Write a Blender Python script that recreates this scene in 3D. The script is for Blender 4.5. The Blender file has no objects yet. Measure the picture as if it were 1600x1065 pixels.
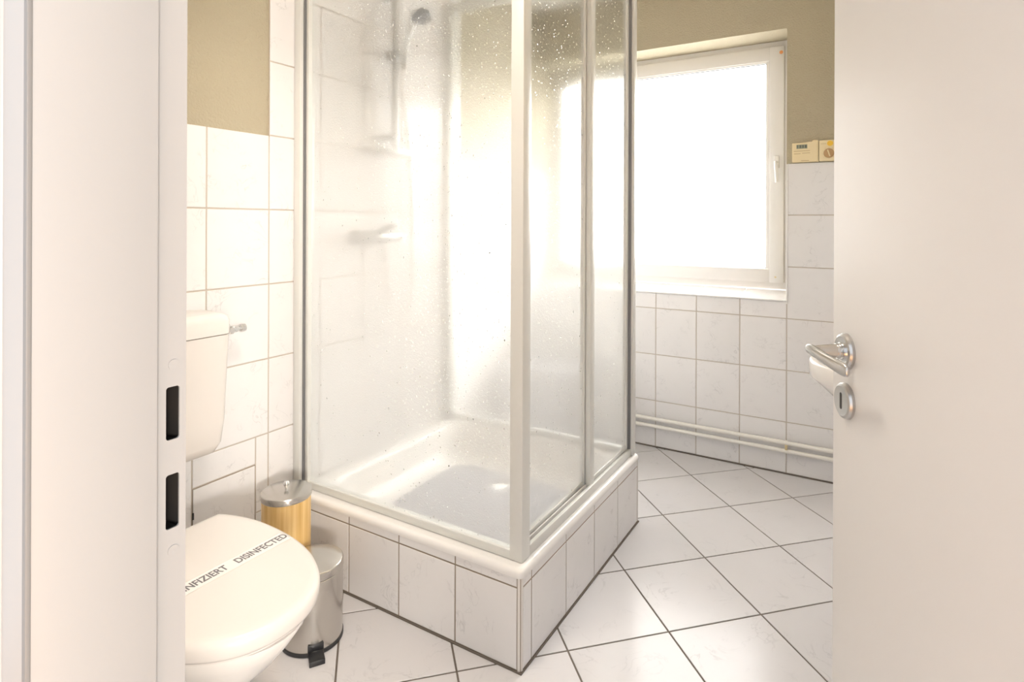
import bpy, bmesh, math, random
from mathutils import Vector, Matrix
from mathutils.geometry import tessellate_polygon

# ------------------------------------------------------------------ camera, light, exposure
S = bpy.context.scene
COL = S.collection
PI = math.pi
YAW = 0.5367
cam_data = bpy.data.cameras.new('camera')
cam_data.sensor_width = 36.0
cam_data.lens = 36.0 * 907.86 / 1600.0
cam_data.shift_x = -(813.94 - 800.0) / 1600.0
cam_data.shift_y = -(532.5 - 347.46) / 1600.0
cam_data.clip_start = 0.02
cam = bpy.data.objects.new('camera', cam_data)
COL.objects.link(cam)
cam.matrix_world = (Matrix.Translation((0, 0, 1.25)) @ Matrix.Rotation(YAW, 4, 'Z')
                    @ Matrix.Rotation(PI / 2, 4, 'X') @ Matrix.Rotation(-0.0036 * -1, 4, 'Z'))
S.camera = cam

world = bpy.data.worlds.new('overcast_sky')
S.world = world
world.use_nodes = True
bg = world.node_tree.nodes['Background']
bg.inputs['Color'].default_value = (0.93, 0.96, 1.0, 1)
bg.inputs['Strength'].default_value = 0.65

WINDOW_GLOW = 2.2
DAYLIGHT = 32.0
CEILING_FILL_POWER = 3.8
RIGHT_FILL_POWER = 18.0
CORRIDOR_FILL_POWER = 80.0

# bright overcast sky beyond the window: a very broad, soft sun that comes down through the pane
day = bpy.data.lights.new('daylight', 'SUN')
day.energy = DAYLIGHT
day.angle = math.radians(55)
day.color = (1.0, 0.985, 0.97)
day_o = bpy.data.objects.new('daylight', day)
COL.objects.link(day_o)
day_o.location = (0.6, 6.4, 3.6)
day_o.rotation_euler = Vector((-0.42, -1.0, -0.50)).to_track_quat('-Z', 'Y').to_euler()

S.view_settings.view_transform = 'Standard'
S.view_settings.look = 'None'
S.view_settings.exposure = 1.12
S.view_settings.gamma = 1.0
S.view_settings.use_curve_mapping = False
S.cycles.use_denoising = True
S.cycles.max_bounces = 9
S.cycles.transmission_bounces = 8
S.cycles.glossy_bounces = 3
S.cycles.diffuse_bounces = 4
S.cycles.sample_clamp_indirect = 4.0
S.cycles.use_adaptive_sampling = True
S.cycles.adaptive_threshold = 0.03

# ------------------------------------------------------------------ materials
MATS = {}


def mat(name, color, rough=0.5, metal=0.0, spec=0.5, coat=0.0):
    m = bpy.data.materials.new(name)
    m.use_nodes = True
    b = m.node_tree.nodes['Principled BSDF']
    b.inputs['Base Color'].default_value = (*color, 1)
    b.inputs['Roughness'].default_value = rough
    b.inputs['Metallic'].default_value = metal
    b.inputs['Specular IOR Level'].default_value = spec
    b.inputs['Coat Weight'].default_value = coat
    b.inputs['Coat Roughness'].default_value = 0.08
    MATS[name] = m
    return m


def nodes(m):
    return m.node_tree.nodes, m.node_tree.links, m.node_tree.nodes['Principled BSDF']


def add_bump(m, scale, strength, dist=0.002, detail=4.0, coord='Object'):
    n, l, b = nodes(m)
    tc = n.new('ShaderNodeTexCoord')
    tx = n.new('ShaderNodeTexNoise')
    tx.inputs['Scale'].default_value = scale
    tx.inputs['Detail'].default_value = detail
    bp = n.new('ShaderNodeBump')
    bp.inputs['Strength'].default_value = strength
    bp.inputs['Distance'].default_value = dist
    l.new(tc.outputs[coord], tx.inputs['Vector'])
    l.new(tx.outputs['Fac'], bp.inputs['Height'])
    l.new(bp.outputs['Normal'], b.inputs['Normal'])


def tile_material(name, base, vein, rough, vein_scale, amount):
    """glazed ceramic with faint grey marbling, a little different on every tile"""
    m = mat(name, base, rough)
    n, l, b = nodes(m)
    geo = n.new('ShaderNodeNewGeometry')
    oi = n.new('ShaderNodeObjectInfo')
    off = n.new('ShaderNodeVectorMath'); off.operation = 'MULTIPLY_ADD'
    comb = n.new('ShaderNodeCombineXYZ')
    for k in range(3):
        l.new(oi.outputs['Random'], comb.inputs[k])
    off.inputs[1].default_value = (37.0, 53.0, 71.0)
    l.new(comb.outputs[0], off.inputs[0])
    l.new(geo.outputs['Position'], off.inputs[2])
    nz = n.new('ShaderNodeTexNoise')
    nz.inputs['Scale'].default_value = vein_scale
    nz.inputs['Detail'].default_value = 6.0
    nz.inputs['Distortion'].default_value = 1.6
    l.new(off.outputs[0], nz.inputs['Vector'])
    # thin veins where the noise crosses its middle value
    sub = n.new('ShaderNodeMath'); sub.operation = 'SUBTRACT'; sub.inputs[1].default_value = 0.5
    ab = n.new('ShaderNodeMath'); ab.operation = 'ABSOLUTE'
    rp = n.new('ShaderNodeValToRGB')
    rp.color_ramp.elements[0].position = 0.0
    rp.color_ramp.elements[0].color = (1, 1, 1, 1)
    rp.color_ramp.elements[1].position = 0.022
    rp.color_ramp.elements[1].color = (0, 0, 0, 1)
    l.new(nz.outputs['Fac'], sub.inputs[0]); l.new(sub.outputs[0], ab.inputs[0]); l.new(ab.outputs[0], rp.inputs['Fac'])
    # veins appear only in patches
    nz2 = n.new('ShaderNodeTexNoise')
    nz2.inputs['Scale'].default_value = vein_scale * 0.9
    nz2.inputs['Detail'].default_value = 2.0
    l.new(off.outputs[0], nz2.inputs['Vector'])
    rp2 = n.new('ShaderNodeValToRGB')
    rp2.color_ramp.elements[0].position = 0.5
    rp2.color_ramp.elements[1].position = 0.68
    l.new(nz2.outputs['Fac'], rp2.inputs['Fac'])
    mul = n.new('ShaderNodeMath'); mul.operation = 'MULTIPLY'
    l.new(rp.outputs['Color'], mul.inputs[0]); l.new(rp2.outputs['Color'], mul.inputs[1])
    cloud = n.new('ShaderNodeMath'); cloud.operation = 'MULTIPLY'; cloud.inputs[1].default_value = 0.12
    l.new(nz2.outputs['Fac'], cloud.inputs[0])
    add = n.new('ShaderNodeMath'); add.operation = 'MULTIPLY_ADD'; add.inputs[1].default_value = amount
    l.new(mul.outputs[0], add.inputs[0]); l.new(cloud.outputs[0], add.inputs[2])
    mix = n.new('ShaderNodeMix'); mix.data_type = 'RGBA'
    mix.inputs['A'].default_value = (*base, 1)
    mix.inputs['B'].default_value = (*vein, 1)
    l.new(add.outputs[0], mix.inputs['Factor'])
    hsv = n.new('ShaderNodeHueSaturation')
    vr = n.new('ShaderNodeMapRange')
    vr.inputs['To Min'].default_value = 0.97; vr.inputs['To Max'].default_value = 1.03
    l.new(oi.outputs['Random'], vr.inputs['Value'])
    l.new(vr.outputs[0], hsv.inputs['Value'])
    l.new(mix.outputs['Result'], hsv.inputs['Color'])
    l.new(hsv.outputs['Color'], b.inputs['Base Color'])
    return m


tile_material('wall_tile', (0.80, 0.782, 0.778), (0.50, 0.49, 0.49), 0.16, 13.0, 0.5)
tile_material('floor_tile', (0.66, 0.645, 0.655), (0.40, 0.39, 0.41), 0.2, 9.0, 0.35)
mat('grout', (0.52, 0.46, 0.40), 0.85); add_bump(MATS['grout'], 220, 0.3)
mat('grout_floor', (0.15, 0.125, 0.105), 0.9); add_bump(MATS['grout_floor'], 220, 0.3)
mat('grout_base', (0.30, 0.245, 0.19), 0.9)
m = mat('wall_paint', (0.42, 0.37, 0.265), 0.75); add_bump(m, 130, 0.8, 0.005, 5.0)
mat('ceiling_paint', (0.82, 0.80, 0.76), 0.8)
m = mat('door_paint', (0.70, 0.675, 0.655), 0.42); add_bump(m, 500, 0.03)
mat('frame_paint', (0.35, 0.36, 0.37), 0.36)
mat('edge_shade', (0.20, 0.205, 0.21), 0.5)
mat('cavity', (0.035, 0.032, 0.03), 0.6)
mat('ceramic', (0.84, 0.81, 0.775), 0.09, coat=0.3)
mat('plastic_white', (0.75, 0.71, 0.675), 0.25)
mat('acrylic', (0.86, 0.84, 0.82), 0.14, coat=0.2)
mat('antislip', (0.43, 0.43, 0.47), 0.55)
mat('window_plastic', (0.82, 0.805, 0.79), 0.28)
mat('gasket', (0.05, 0.05, 0.05), 0.6)
mat('aluminium', (0.72, 0.72, 0.69), 0.34, 0.1)
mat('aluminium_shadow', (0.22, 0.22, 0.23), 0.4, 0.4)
mat('chrome', (0.80, 0.80, 0.80), 0.08, 1.0)
mat('satin_steel', (0.54, 0.535, 0.53), 0.28, 1.0)
mat('brushed_steel', (0.60, 0.57, 0.53), 0.24, 1.0)
mat('black_plastic', (0.02, 0.02, 0.022), 0.4)
mat('pipe_paint', (0.84, 0.81, 0.75), 0.35)
mat('brass', (0.70, 0.58, 0.35), 0.3, 0.8)
mat('cream_plastic', (0.78, 0.66, 0.42), 0.4)
mat('yellow_print', (0.85, 0.55, 0.06), 0.5)
mat('brown_dial', (0.45, 0.28, 0.13), 0.45)
mat('lcd', (0.30, 0.31, 0.22), 0.25)
mat('lcd_digit', (0.08, 0.09, 0.07), 0.5)
mat('print_brown', (0.45, 0.33, 0.16), 0.6)
mat('sticker_orange', (0.80, 0.36, 0.14), 0.5)
mat('paper', (0.86, 0.825, 0.80), 0.5)
mat('ink', (0.17, 0.165, 0.175), 0.6)
mat('grey_box', (0.27, 0.265, 0.29), 0.6)
m = mat('corridor_wood', (0.50, 0.29, 0.15), 0.4)
mat('silicone', (0.80, 0.78, 0.74), 0.3)

# bamboo
m = mat('bamboo', (0.78, 0.52, 0.20), 0.38)
n, l, b = nodes(m)
tc = n.new('ShaderNodeTexCoord'); mp = n.new('ShaderNodeMapping')
mp.inputs['Scale'].default_value = (70, 70, 3.0)
nz = n.new('ShaderNodeTexNoise'); nz.inputs['Scale'].default_value = 1.0; nz.inputs['Detail'].default_value = 3
rp = n.new('ShaderNodeValToRGB')
rp.color_ramp.elements[0].position = 0.3; rp.color_ramp.elements[0].color = (0.66, 0.40, 0.13, 1)
rp.color_ramp.elements[1].position = 0.7; rp.color_ramp.elements[1].color = (0.84, 0.60, 0.27, 1)
l.new(tc.outputs['Object'], mp.inputs['Vector']); l.new(mp.outputs[0], nz.inputs['Vector'])
l.new(nz.outputs['Fac'], rp.inputs['Fac']); l.new(rp.outputs['Color'], b.inputs['Base Color'])

# misted shower glass: the wet face scatters what is behind it, under a white mist film, denser below to paint in the window-lit brightness there
m = bpy.data.materials.new('misted_glass'); MATS['misted_glass'] = m
m.use_nodes = True
n, l = m.node_tree.nodes, m.node_tree.links
n.remove(n['Principled BSDF'])
tc = n.new('ShaderNodeTexCoord')
vo = n.new('ShaderNodeTexVoronoi'); vo.inputs['Scale'].default_value = 190
l.new(tc.outputs['Object'], vo.inputs['Vector'])
bp = n.new('ShaderNodeBump'); bp.inputs['Strength'].default_value = 0.35; bp.inputs['Distance'].default_value = 0.002
bp.invert = True
l.new(vo.outputs['Distance'], bp.inputs['Height'])
rf = n.new('ShaderNodeBsdfRefraction'); rf.inputs['Color'].default_value = (0.98, 0.985, 0.98, 1)
rf.inputs['IOR'].default_value = 1.028; rf.inputs['Roughness'].default_value = 0.75
l.new(bp.outputs['Normal'], rf.inputs['Normal'])
tp = n.new('ShaderNodeBsdfTransparent'); tp.inputs['Color'].default_value = (0.98, 0.985, 0.98, 1)
mx = n.new('ShaderNodeMixShader'); mx.inputs['Fac'].default_value = 0.36
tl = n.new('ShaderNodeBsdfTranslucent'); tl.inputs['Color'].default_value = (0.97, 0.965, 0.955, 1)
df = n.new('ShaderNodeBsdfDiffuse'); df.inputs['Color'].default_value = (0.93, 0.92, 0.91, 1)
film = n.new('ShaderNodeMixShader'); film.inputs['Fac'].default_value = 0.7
gl = n.new('ShaderNodeBsdfGlossy'); gl.inputs['Roughness'].default_value = 0.08
lwf = n.new('ShaderNodeLayerWeight'); lwf.inputs['Blend'].default_value = 0.5
lwp = n.new('ShaderNodeMath'); lwp.operation = 'POWER'; lwp.inputs[1].default_value = 5.0
l.new(lwf.outputs['Facing'], lwp.inputs[0])
lw = n.new('ShaderNodeMath'); lw.operation = 'MULTIPLY_ADD'; lw.inputs[1].default_value = 0.8; lw.inputs[2].default_value = 0.035
l.new(lwp.outputs[0], lw.inputs[0])
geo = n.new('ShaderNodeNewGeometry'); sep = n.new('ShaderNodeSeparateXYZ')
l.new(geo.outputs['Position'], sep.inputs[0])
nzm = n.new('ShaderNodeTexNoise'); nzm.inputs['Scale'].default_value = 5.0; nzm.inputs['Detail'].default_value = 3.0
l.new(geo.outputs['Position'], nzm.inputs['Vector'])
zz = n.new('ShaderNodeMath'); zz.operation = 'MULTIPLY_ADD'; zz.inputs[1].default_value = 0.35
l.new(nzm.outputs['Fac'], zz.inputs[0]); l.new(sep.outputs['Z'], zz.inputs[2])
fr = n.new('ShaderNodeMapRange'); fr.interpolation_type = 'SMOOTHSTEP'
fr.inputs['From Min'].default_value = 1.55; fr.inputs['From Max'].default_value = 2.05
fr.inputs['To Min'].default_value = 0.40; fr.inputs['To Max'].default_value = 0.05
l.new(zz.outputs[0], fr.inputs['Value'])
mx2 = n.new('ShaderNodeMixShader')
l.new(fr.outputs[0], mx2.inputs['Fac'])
mx3 = n.new('ShaderNodeMixShader')
l.new(lw.outputs[0], mx3.inputs['Fac'])
out = n['Material Output']
l.new(rf.outputs[0], mx.inputs[1]); l.new(tp.outputs[0], mx.inputs[2])
l.new(tl.outputs[0], film.inputs[1]); l.new(df.outputs[0], film.inputs[2])
l.new(mx.outputs[0], mx2.inputs[1]); l.new(film.outputs[0], mx2.inputs[2])
l.new(mx2.outputs[0], mx3.inputs[1]); l.new(gl.outputs[0], mx3.inputs[2])
l.new(mx3.outputs[0], out.inputs['Surface'])

# the dry inner face and the edges of the same panes
m = bpy.data.materials.new('clear_face'); MATS['clear_face'] = m
m.use_nodes = True
n, l = m.node_tree.nodes, m.node_tree.links
n.remove(n['Principled BSDF'])
tp = n.new('ShaderNodeBsdfTransparent'); tp.inputs['Color'].default_value = (0.985, 0.99, 0.985, 1)
l.new(tp.outputs[0], n['Material Output'].inputs['Surface'])

m = mat('water', (1, 1, 1), 0.02)
n, l, b = nodes(m)
b.inputs['IOR'].default_value = 1.33
b.inputs['Transmission Weight'].default_value = 1.0

# obscured window pane, lit by the day outside
m = mat('window_pane', (0.9, 0.9, 0.9), 0.25)
n, l, b = nodes(m)
b.inputs['Emission Color'].default_value = (1.0, 0.985, 0.965, 1)
b.inputs['Emission Strength'].default_value = WINDOW_GLOW
tpw = n.new('ShaderNodeBsdfTransparent'); tpw.inputs['Color'].default_value = (0.98, 0.98, 0.97, 1)
mxw = n.new('ShaderNodeMixShader'); mxw.inputs['Fac'].default_value = 0.5
l.new(b.outputs[0], mxw.inputs[1]); l.new(tpw.outputs[0], mxw.inputs[2])
l.new(mxw.outputs[0], n['Material Output'].inputs['Surface'])
vo = n.new('ShaderNodeTexVoronoi'); vo.inputs['Scale'].default_value = 120
tc = n.new('ShaderNodeTexCoord'); l.new(tc.outputs['Object'], vo.inputs['Vector'])
bp = n.new('ShaderNodeBump'); bp.inputs['Strength'].default_value = 0.4; bp.inputs['Distance'].default_value = 0.003
l.new(vo.outputs['Distance'], bp.inputs['Height']); l.new(bp.outputs['Normal'], b.inputs['Normal'])

m = mat('lamp_glass', (0.95, 0.93, 0.9), 0.3)
n, l, b = nodes(m)
b.inputs['Emission Color'].default_value = (1.0, 0.86, 0.68, 1)
b.inputs['Emission Strength'].default_value = 1.5


# ------------------------------------------------------------------ helpers
def link(o, parent=None):
    COL.objects.link(o)
    if parent is not None:
        o.parent = parent
    return o


def mesh_obj(name, bm, material, parent=None, smooth=False, auto=None):
    me = bpy.data.meshes.new(name)
    bmesh.ops.recalc_face_normals(bm, faces=bm.faces[:])
    bm.to_mesh(me)
    bm.free()
    me.materials.append(MATS[material])
    if smooth:
        for p in me.polygons:
            p.use_smooth = True
        if auto is not None:
            me.set_sharp_from_angle(angle=math.radians(auto))
    return link(bpy.data.objects.new(name, me), parent)


def thing(name, label, cat, loc=(0, 0, 0), rotz=0.0, group=None):
    o = bpy.data.objects.new(name, None)
    o.empty_display_size = 0.05
    COL.objects.link(o)
    o.location = loc
    o.rotation_euler = (0, 0, rotz)
    o['label'] = label
    o['category'] = cat
    if group:
        o['group'] = group
    return o


def tag(o, label, cat, group=None, kind=None):
    o['label'] = label
    o['category'] = cat
    if group:
        o['group'] = group
    if kind:
        o['kind'] = kind
    return o


def structure(o, label, cat):
    o['label'] = label
    o['category'] = cat
    o['kind'] = 'structure'
    return o


def add_box(bm, x0, x1, y0, y1, z0, z1, bevel=0.0, seg=2):
    r = bmesh.ops.create_cube(bm, size=1.0)
    vs = r['verts']
    for v in vs:
        v.co.x = x0 + (v.co.x + 0.5) * (x1 - x0)
        v.co.y = y0 + (v.co.y + 0.5) * (y1 - y0)
        v.co.z = z0 + (v.co.z + 0.5) * (z1 - z0)
    if bevel > 0:
        es = list({e for v in vs for e in v.link_edges})
        bmesh.ops.bevel(bm, geom=es, offset=bevel, segments=seg, affect='EDGES', profile=0.5, clamp_overlap=True)


def box(name, x0, x1, y0, y1, z0, z1, material, parent=None, bevel=0.0, seg=2):
    bm = bmesh.new()
    add_box(bm, x0, x1, y0, y1, z0, z1, bevel, seg)
    return mesh_obj(name, bm, material, parent, smooth=bevel > 0, auto=40)


def add_rings(bm, rings, cap0=True, cap1=True, closed=True):
    """rings: list of lists of points, same count; skins between them"""
    vr = [[bm.verts.new(p) for p in r] for r in rings]
    n = len(vr[0])
    for a, b_ in zip(vr[:-1], vr[1:]):
        rng = range(n) if closed else range(n - 1)
        for i in rng:
            j = (i + 1) % n
            bm.faces.new((a[i], a[j], b_[j], b_[i]))
    if cap0:
        bm.faces.new(list(reversed(vr[0])))
    if cap1:
        bm.faces.new(vr[-1])
    return vr


def add_lathe(bm, prof, seg=48, axis=None):
    """prof: (radius, z) pairs; axis: Matrix placing local +Z"""
    rings = []
    for r, z in prof:
        rr = max(r, 1e-5)
        rings.append([Vector((rr * math.cos(2 * PI * k / seg), rr * math.sin(2 * PI * k / seg), z)) for k in range(seg)])
    if axis is not None:
        rings = [[axis @ p for p in r] for r in rings]
    add_rings(bm, rings)


def frame_along(pts, i):
    a = pts[max(i - 1, 0)]
    b_ = pts[min(i + 1, len(pts) - 1)]
    return (b_ - a).normalized()


def add_tube(bm, pts, radius, seg=16, up=Vector((0, 0, 1)), flat=None):
    """sweeps an ellipse along pts; radius float or per-point list of (ru, rv)"""
    pts = [Vector(p) for p in pts]
    rings = []
    for i, p in enumerate(pts):
        t = frame_along(pts, i)
        u = up
        if abs(t.dot(u)) > 0.95:
            u = Vector((1, 0, 0))
        s = t.cross(u).normalized()
        w = s.cross(t).normalized()
        r = radius[i] if isinstance(radius, (list, tuple)) else (radius, radius)
        if not isinstance(r, (list, tuple)):
            r = (r, r)
        rings.append([p + s * (r[0] * math.cos(2 * PI * k / seg)) + w * (r[1] * math.sin(2 * PI * k / seg)) for k in range(seg)])
    add_rings(bm, rings)


def smooth_path(ctrl, n=10):
    """Catmull-Rom through control points"""
    c = [Vector(p) for p in ctrl]
    c = [c[0] * 2 - c[1]] + c + [c[-1] * 2 - c[-2]]
    out_ = []
    for i in range(1, len(c) - 2):
        for k in range(n):
            t = k / n
            p0, p1, p2, p3 = c[i - 1], c[i], c[i + 1], c[i + 2]
            out_.append(0.5 * ((2 * p1) + (-p0 + p2) * t + (2 * p0 - 5 * p1 + 4 * p2 - p3) * t * t + (-p0 + 3 * p1 - 3 * p2 + p3) * t ** 3))
    out_.append(c[-2])
    return out_


def lathe(name, prof, material, parent, seg=48, axis=None, auto=35):
    bm = bmesh.new()
    add_lathe(bm, prof, seg, axis)
    return mesh_obj(name, bm, material, parent, True, auto)


def tube(name, pts, radius, material, parent=None, seg=16, up=Vector((0, 0, 1))):
    bm = bmesh.new()
    add_tube(bm, pts, radius, seg, up)
    return mesh_obj(name, bm, material, parent, True, 50)


# convex polygon clipping, for cut tiles
def clip(poly, px, py, nx, ny):
    res = []
    for i in range(len(poly)):
        a, c = poly[i], poly[(i + 1) % len(poly)]
        da = (a[0] - px) * nx + (a[1] - py) * ny
        dc = (c[0] - px) * nx + (c[1] - py) * ny
        if da <= 0:
            res.append(a)
        if (da < 0 < dc) or (dc < 0 < da):
            t = da / (da - dc)
            res.append((a[0] + t * (c[0] - a[0]), a[1] + t * (c[1] - a[1])))
    return res


def area(poly):
    return 0.5 * sum(poly[i][0] * poly[(i + 1) % len(poly)][1] - poly[(i + 1) % len(poly)][0] * poly[i][1] for i in range(len(poly)))


def dedupe(poly, eps=1e-5):
    res = []
    for p in poly:
        if not res or (abs(p[0] - res[-1][0]) + abs(p[1] - res[-1][1])) > eps:
            res.append(p)
    if len(res) > 1 and (abs(res[0][0] - res[-1][0]) + abs(res[0][1] - res[-1][1])) <= eps:
        res.pop()
    return res


def inset(poly, d):
    res = poly[:]
    for i in range(len(poly)):
        a, c = poly[i], poly[(i + 1) % len(poly)]
        ex, ey = c[0] - a[0], c[1] - a[1]
        L = math.hypot(ex, ey)
        if L < 1e-6:
            continue
        nx, ny = ey / L, -ex / L          # outward for a counter-clockwise polygon
        res = clip(res, a[0] - nx * d, a[1] - ny * d, nx, ny)
    return dedupe(res)


TILE_MESH = {}
JOINT = 0.0048


def rect_tile_mesh(w, h, thick=0.007, edge=0.0012, material='wall_tile'):
    """a tile lying in local XY (w along x, h along y), face at local z = 0, back at -thick"""
    key = (round(w, 4), round(h, 4), material)
    if key in TILE_MESH:
        return TILE_MESH[key]
    me = bpy.data.meshes.new('tile')
    e = min(edge, w / 4, h / 4)
    v = [(0, 0, -thick), (w, 0, -thick), (w, h, -thick), (0, h, -thick),
         (0, 0, -e * 0.8), (w, 0, -e * 0.8), (w, h, -e * 0.8), (0, h, -e * 0.8),
         (e, e, 0), (w - e, e, 0), (w - e, h - e, 0), (e, h - e, 0)]
    f = [(3, 2, 1, 0), (8, 9, 10, 11)]
    for k in range(4):
        j = (k + 1) % 4
        f += [(k, j, j + 4, k + 4), (k + 4, j + 4, j + 8, k + 8)]
    me.from_pydata(v, [], f)
    me.materials.append(MATS[material])
    me.update()
    TILE_MESH[key] = me
    return me


AX_LEFT = Matrix(((0, 0, 1), (1, 0, 0), (0, 1, 0)))          # local x->Y, y->Z, z->+X
AX_BACK = Matrix(((1, 0, 0), (0, 0, -1), (0, 1, 0)))         # local x->X, y->Z, z->-Y
AX_RIGHT = Matrix(((0, 0, -1), (-1, 0, 0), (0, 1, 0)))       # local x->-Y, y->Z, z->-X


def put_tile(name, parent, axes, origin, a0, a1, b0, b1, joint=JOINT, material='wall_tile'):
    """a tile filling [a0,a1]x[b0,b1] in the wall's own 2-D frame less half a joint on each side"""
    g = joint / 2
    w, h = a1 - a0 - joint, b1 - b0 - joint
    if w < 0.004 or h < 0.004:
        return None
    o = bpy.data.objects.new(name, rect_tile_mesh(w, h, material=material))
    base = Vector(origin) + axes @ Vector((a0 + g, b0 + g, 0))
    o.matrix_world = Matrix.Translation(base) @ axes.to_4x4()
    link(o)
    o.parent = parent
    return o


# ------------------------------------------------------------------ dimensions (metres, camera stands at x = y = 0)
XL, XR = -1.784, 0.375          # left and right tile faces
YB = 3.173                      # window wall tile face
YF = 0.275                      # door wall, room side
ZC = 2.55
TW, TH = 0.2227, 0.2583
ROWS = 6
TOP = ROWS * TH                 # half-height tiling ends here
SX, SY, SY2 = -0.819, 1.384, 2.346      # shower plinth faces: right, front, far
YA0 = 1.0649                    # a vertical joint on the left wall
XW0 = -1.0094                   # a vertical joint on the window wall
WX0, WX1 = -1.775, -0.3445      # window opening
WZ0, WZ1 = 0.868, 2.227
PAINT = 0.006                   # plaster lies this far behind the tile face

# ------------------------------------------------------------------ floor
bm = bmesh.new()
add_box(bm, XL - 0.02, XR + 0.02, YF - 0.1, YB + 0.02, -0.05, -0.0022)
floor = mesh_obj('floor', bm, 'grout_floor')
structure(floor, 'white tiled bathroom floor laid diagonally with dark joints', 'floor')
k = 0.3257 / math.sqrt(2)
fx, fy = -0.7469, 1.9926
half = k - 0.0056 * math.sqrt(2) / 2
count = 0
full_floor = None


def prism_poly(poly, z0, z1, edge=0.001):
    bm_ = bmesh.new()
    top = inset(poly, edge)
    if len(top) < 3:
        return None
    lo = [bm_.verts.new((p[0], p[1], z0)) for p in poly]
    mid = [bm_.verts.new((p[0], p[1], z1 - edge * 0.6)) for p in poly]
    n_ = len(poly)
    for i in range(n_):
        j = (i + 1) % n_
        bm_.faces.new((lo[i], lo[j], mid[j], mid[i]))
    if len(top) == n_:
        tp_ = [bm_.verts.new((p[0], p[1], z1)) for p in top]
        for i in range(n_):
            j = (i + 1) % n_
            bm_.faces.new((mid[i], mid[j], tp_[j], tp_[i]))
        bm_.faces.new(tp_)
    else:
        bm_.faces.new(mid)
    bm_.faces.new(list(reversed(lo)))
    return bm_


for i in range(-12, 13):
    for j in range(-12, 13):
        cx, cy = fx + k * (i + j + 1), fy + k * (i - j)
        if cx < XL - k or cx > XR + k or cy < YF - 0.1 - k or cy > YB + k:
            continue
        if XL < cx - half and cx + half < SX - 0.01 and SY + 0.01 < cy - half and cy + half < SY2 - 0.01:
            continue        # wholly under the shower
        poly = [(-half, 0), (0, -half), (half, 0), (0, half)]
        g = [(p[0] + cx, p[1] + cy) for p in poly]
        c = clip(g, XL - 0.001, 0, -1, 0)
        c = clip(c, XR + 0.001, 0, 1, 0)
        c = clip(c, 0, YF - 0.09, 0, -1)
        c = clip(c, 0, YB - 0.004, 0, 1)
        c = dedupe(c)
        if len(c) < 3 or area(c) < 2e-4:
            continue
        whole = len(c) == 4 and abs(area(c) - 2 * half * half) < 1e-7
        if whole and full_floor:
            o = link(bpy.data.objects.new('floor_tile', full_floor))
        else:
            bmt = prism_poly([(p[0] - cx, p[1] - cy) for p in c], -0.008, 0.0)
            if bmt is None:
                continue
            o = mesh_obj('floor_tile', bmt, 'floor_tile')
            if whole:
                full_floor = o.data
        o.location = (cx, cy, 0)
        o.parent = floor

# corridor floor in front of the door, where the camera stands
o = box('floor_corridor', -1.9, 4.0, -2.6, YF - 0.1, -0.05, -0.004, 'corridor_wood')
structure(o, 'warm wooden corridor floor outside the bathroom door', 'floor')

# ------------------------------------------------------------------ left wall
wall_left = box('wall_left', XL - 0.12, XL - PAINT, YF - 0.1, YB + 0.30, -0.05, ZC, 'wall_paint')
structure(wall_left, 'olive beige plaster wall tiled white behind toilet and shower', 'wall')
bm = bmesh.new()
add_box(bm, XL - PAINT, XL - 0.0016, YF, YB, 0, TOP - 0.0035)
add_box(bm, XL - PAINT, XL - 0.0016, YA0 + TW + 0.001, YA0 + 6 * TW, TOP - 0.01, ZC)
mesh_obj('grout', bm, 'grout', wall_left)
HY0, HY1, HZ0, HZ1 = 1.022, 1.239, 0.135, 0.424        # inspection hatch
O_L = (XL, 0, 0)
cols = [YA0 + TW * c for c in range(-4, 11)]
for a0, a1 in zip(cols[:-1], cols[1:]):
    a0c, a1c = max(a0, YF), min(a1, YB)
    if a1c - a0c < 0.01:
        continue
    for r in range(ROWS):
        b0, b1 = r * TH, (r + 1) * TH
        if r < 2 and YA0 - TW - 0.01 < a0 < YA0 + 0.01:
            continue                                   # cut pieces round the hatch
        if b1 < 0.2 and SY < a0 < SY2 - TW:
            continue
        put_tile('wall_tile', wall_left, AX_LEFT, O_L, a0c, a1c, b0, b1)
    if YA0 + TW * 0.5 < a0 < YA0 + TW * 5.5:
        for r in range(ROWS, 10):
            put_tile('wall_tile', wall_left, AX_LEFT, O_L, a0c, a1c, r * TH, min((r + 1) * TH, ZC))
for (a0, a1, b0, b1) in ((YA0 - TW, HY0, 0, TH), (YA0 - TW, HY0, TH, 2 * TH), (HY0, HY1, HZ1, 2 * TH),
                         (HY1, YA0 + TW, TH, 2 * TH), (HY1, YA0 + TW, 0, TH), (HY0, HY1, 0, HZ0)):
    put_tile('wall_tile', wall_left, AX_LEFT, O_L, a0, a1, b0, b1)
hatch = thing('inspection_hatch', 'white tiled inspection hatch in the wall behind the toilet lid', 'hatch', (XL, HY0, HZ0))
o = link(bpy.data.objects.new('hatch_tile', rect_tile_mesh(HY1 - HY0 - 0.007, HZ1 - HZ0 - 0.007)), hatch)
o.matrix_local = Matrix.Translation((0.0015, 0.0035, 0.0035)) @ AX_LEFT.to_4x4()
bm = bmesh.new()
add_box(bm, -0.004, -0.0012, 0.0005, HY1 - HY0 - 0.0005, 0.0005, HZ1 - HZ0 - 0.0005)
mesh_obj('hatch_frame', bm, 'grout_base', hatch)
o = box('hatch_catch', 0.0, 0.004, 0.0008, 0.0045, 0.195, 0.215, 'gasket', hatch)

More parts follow.
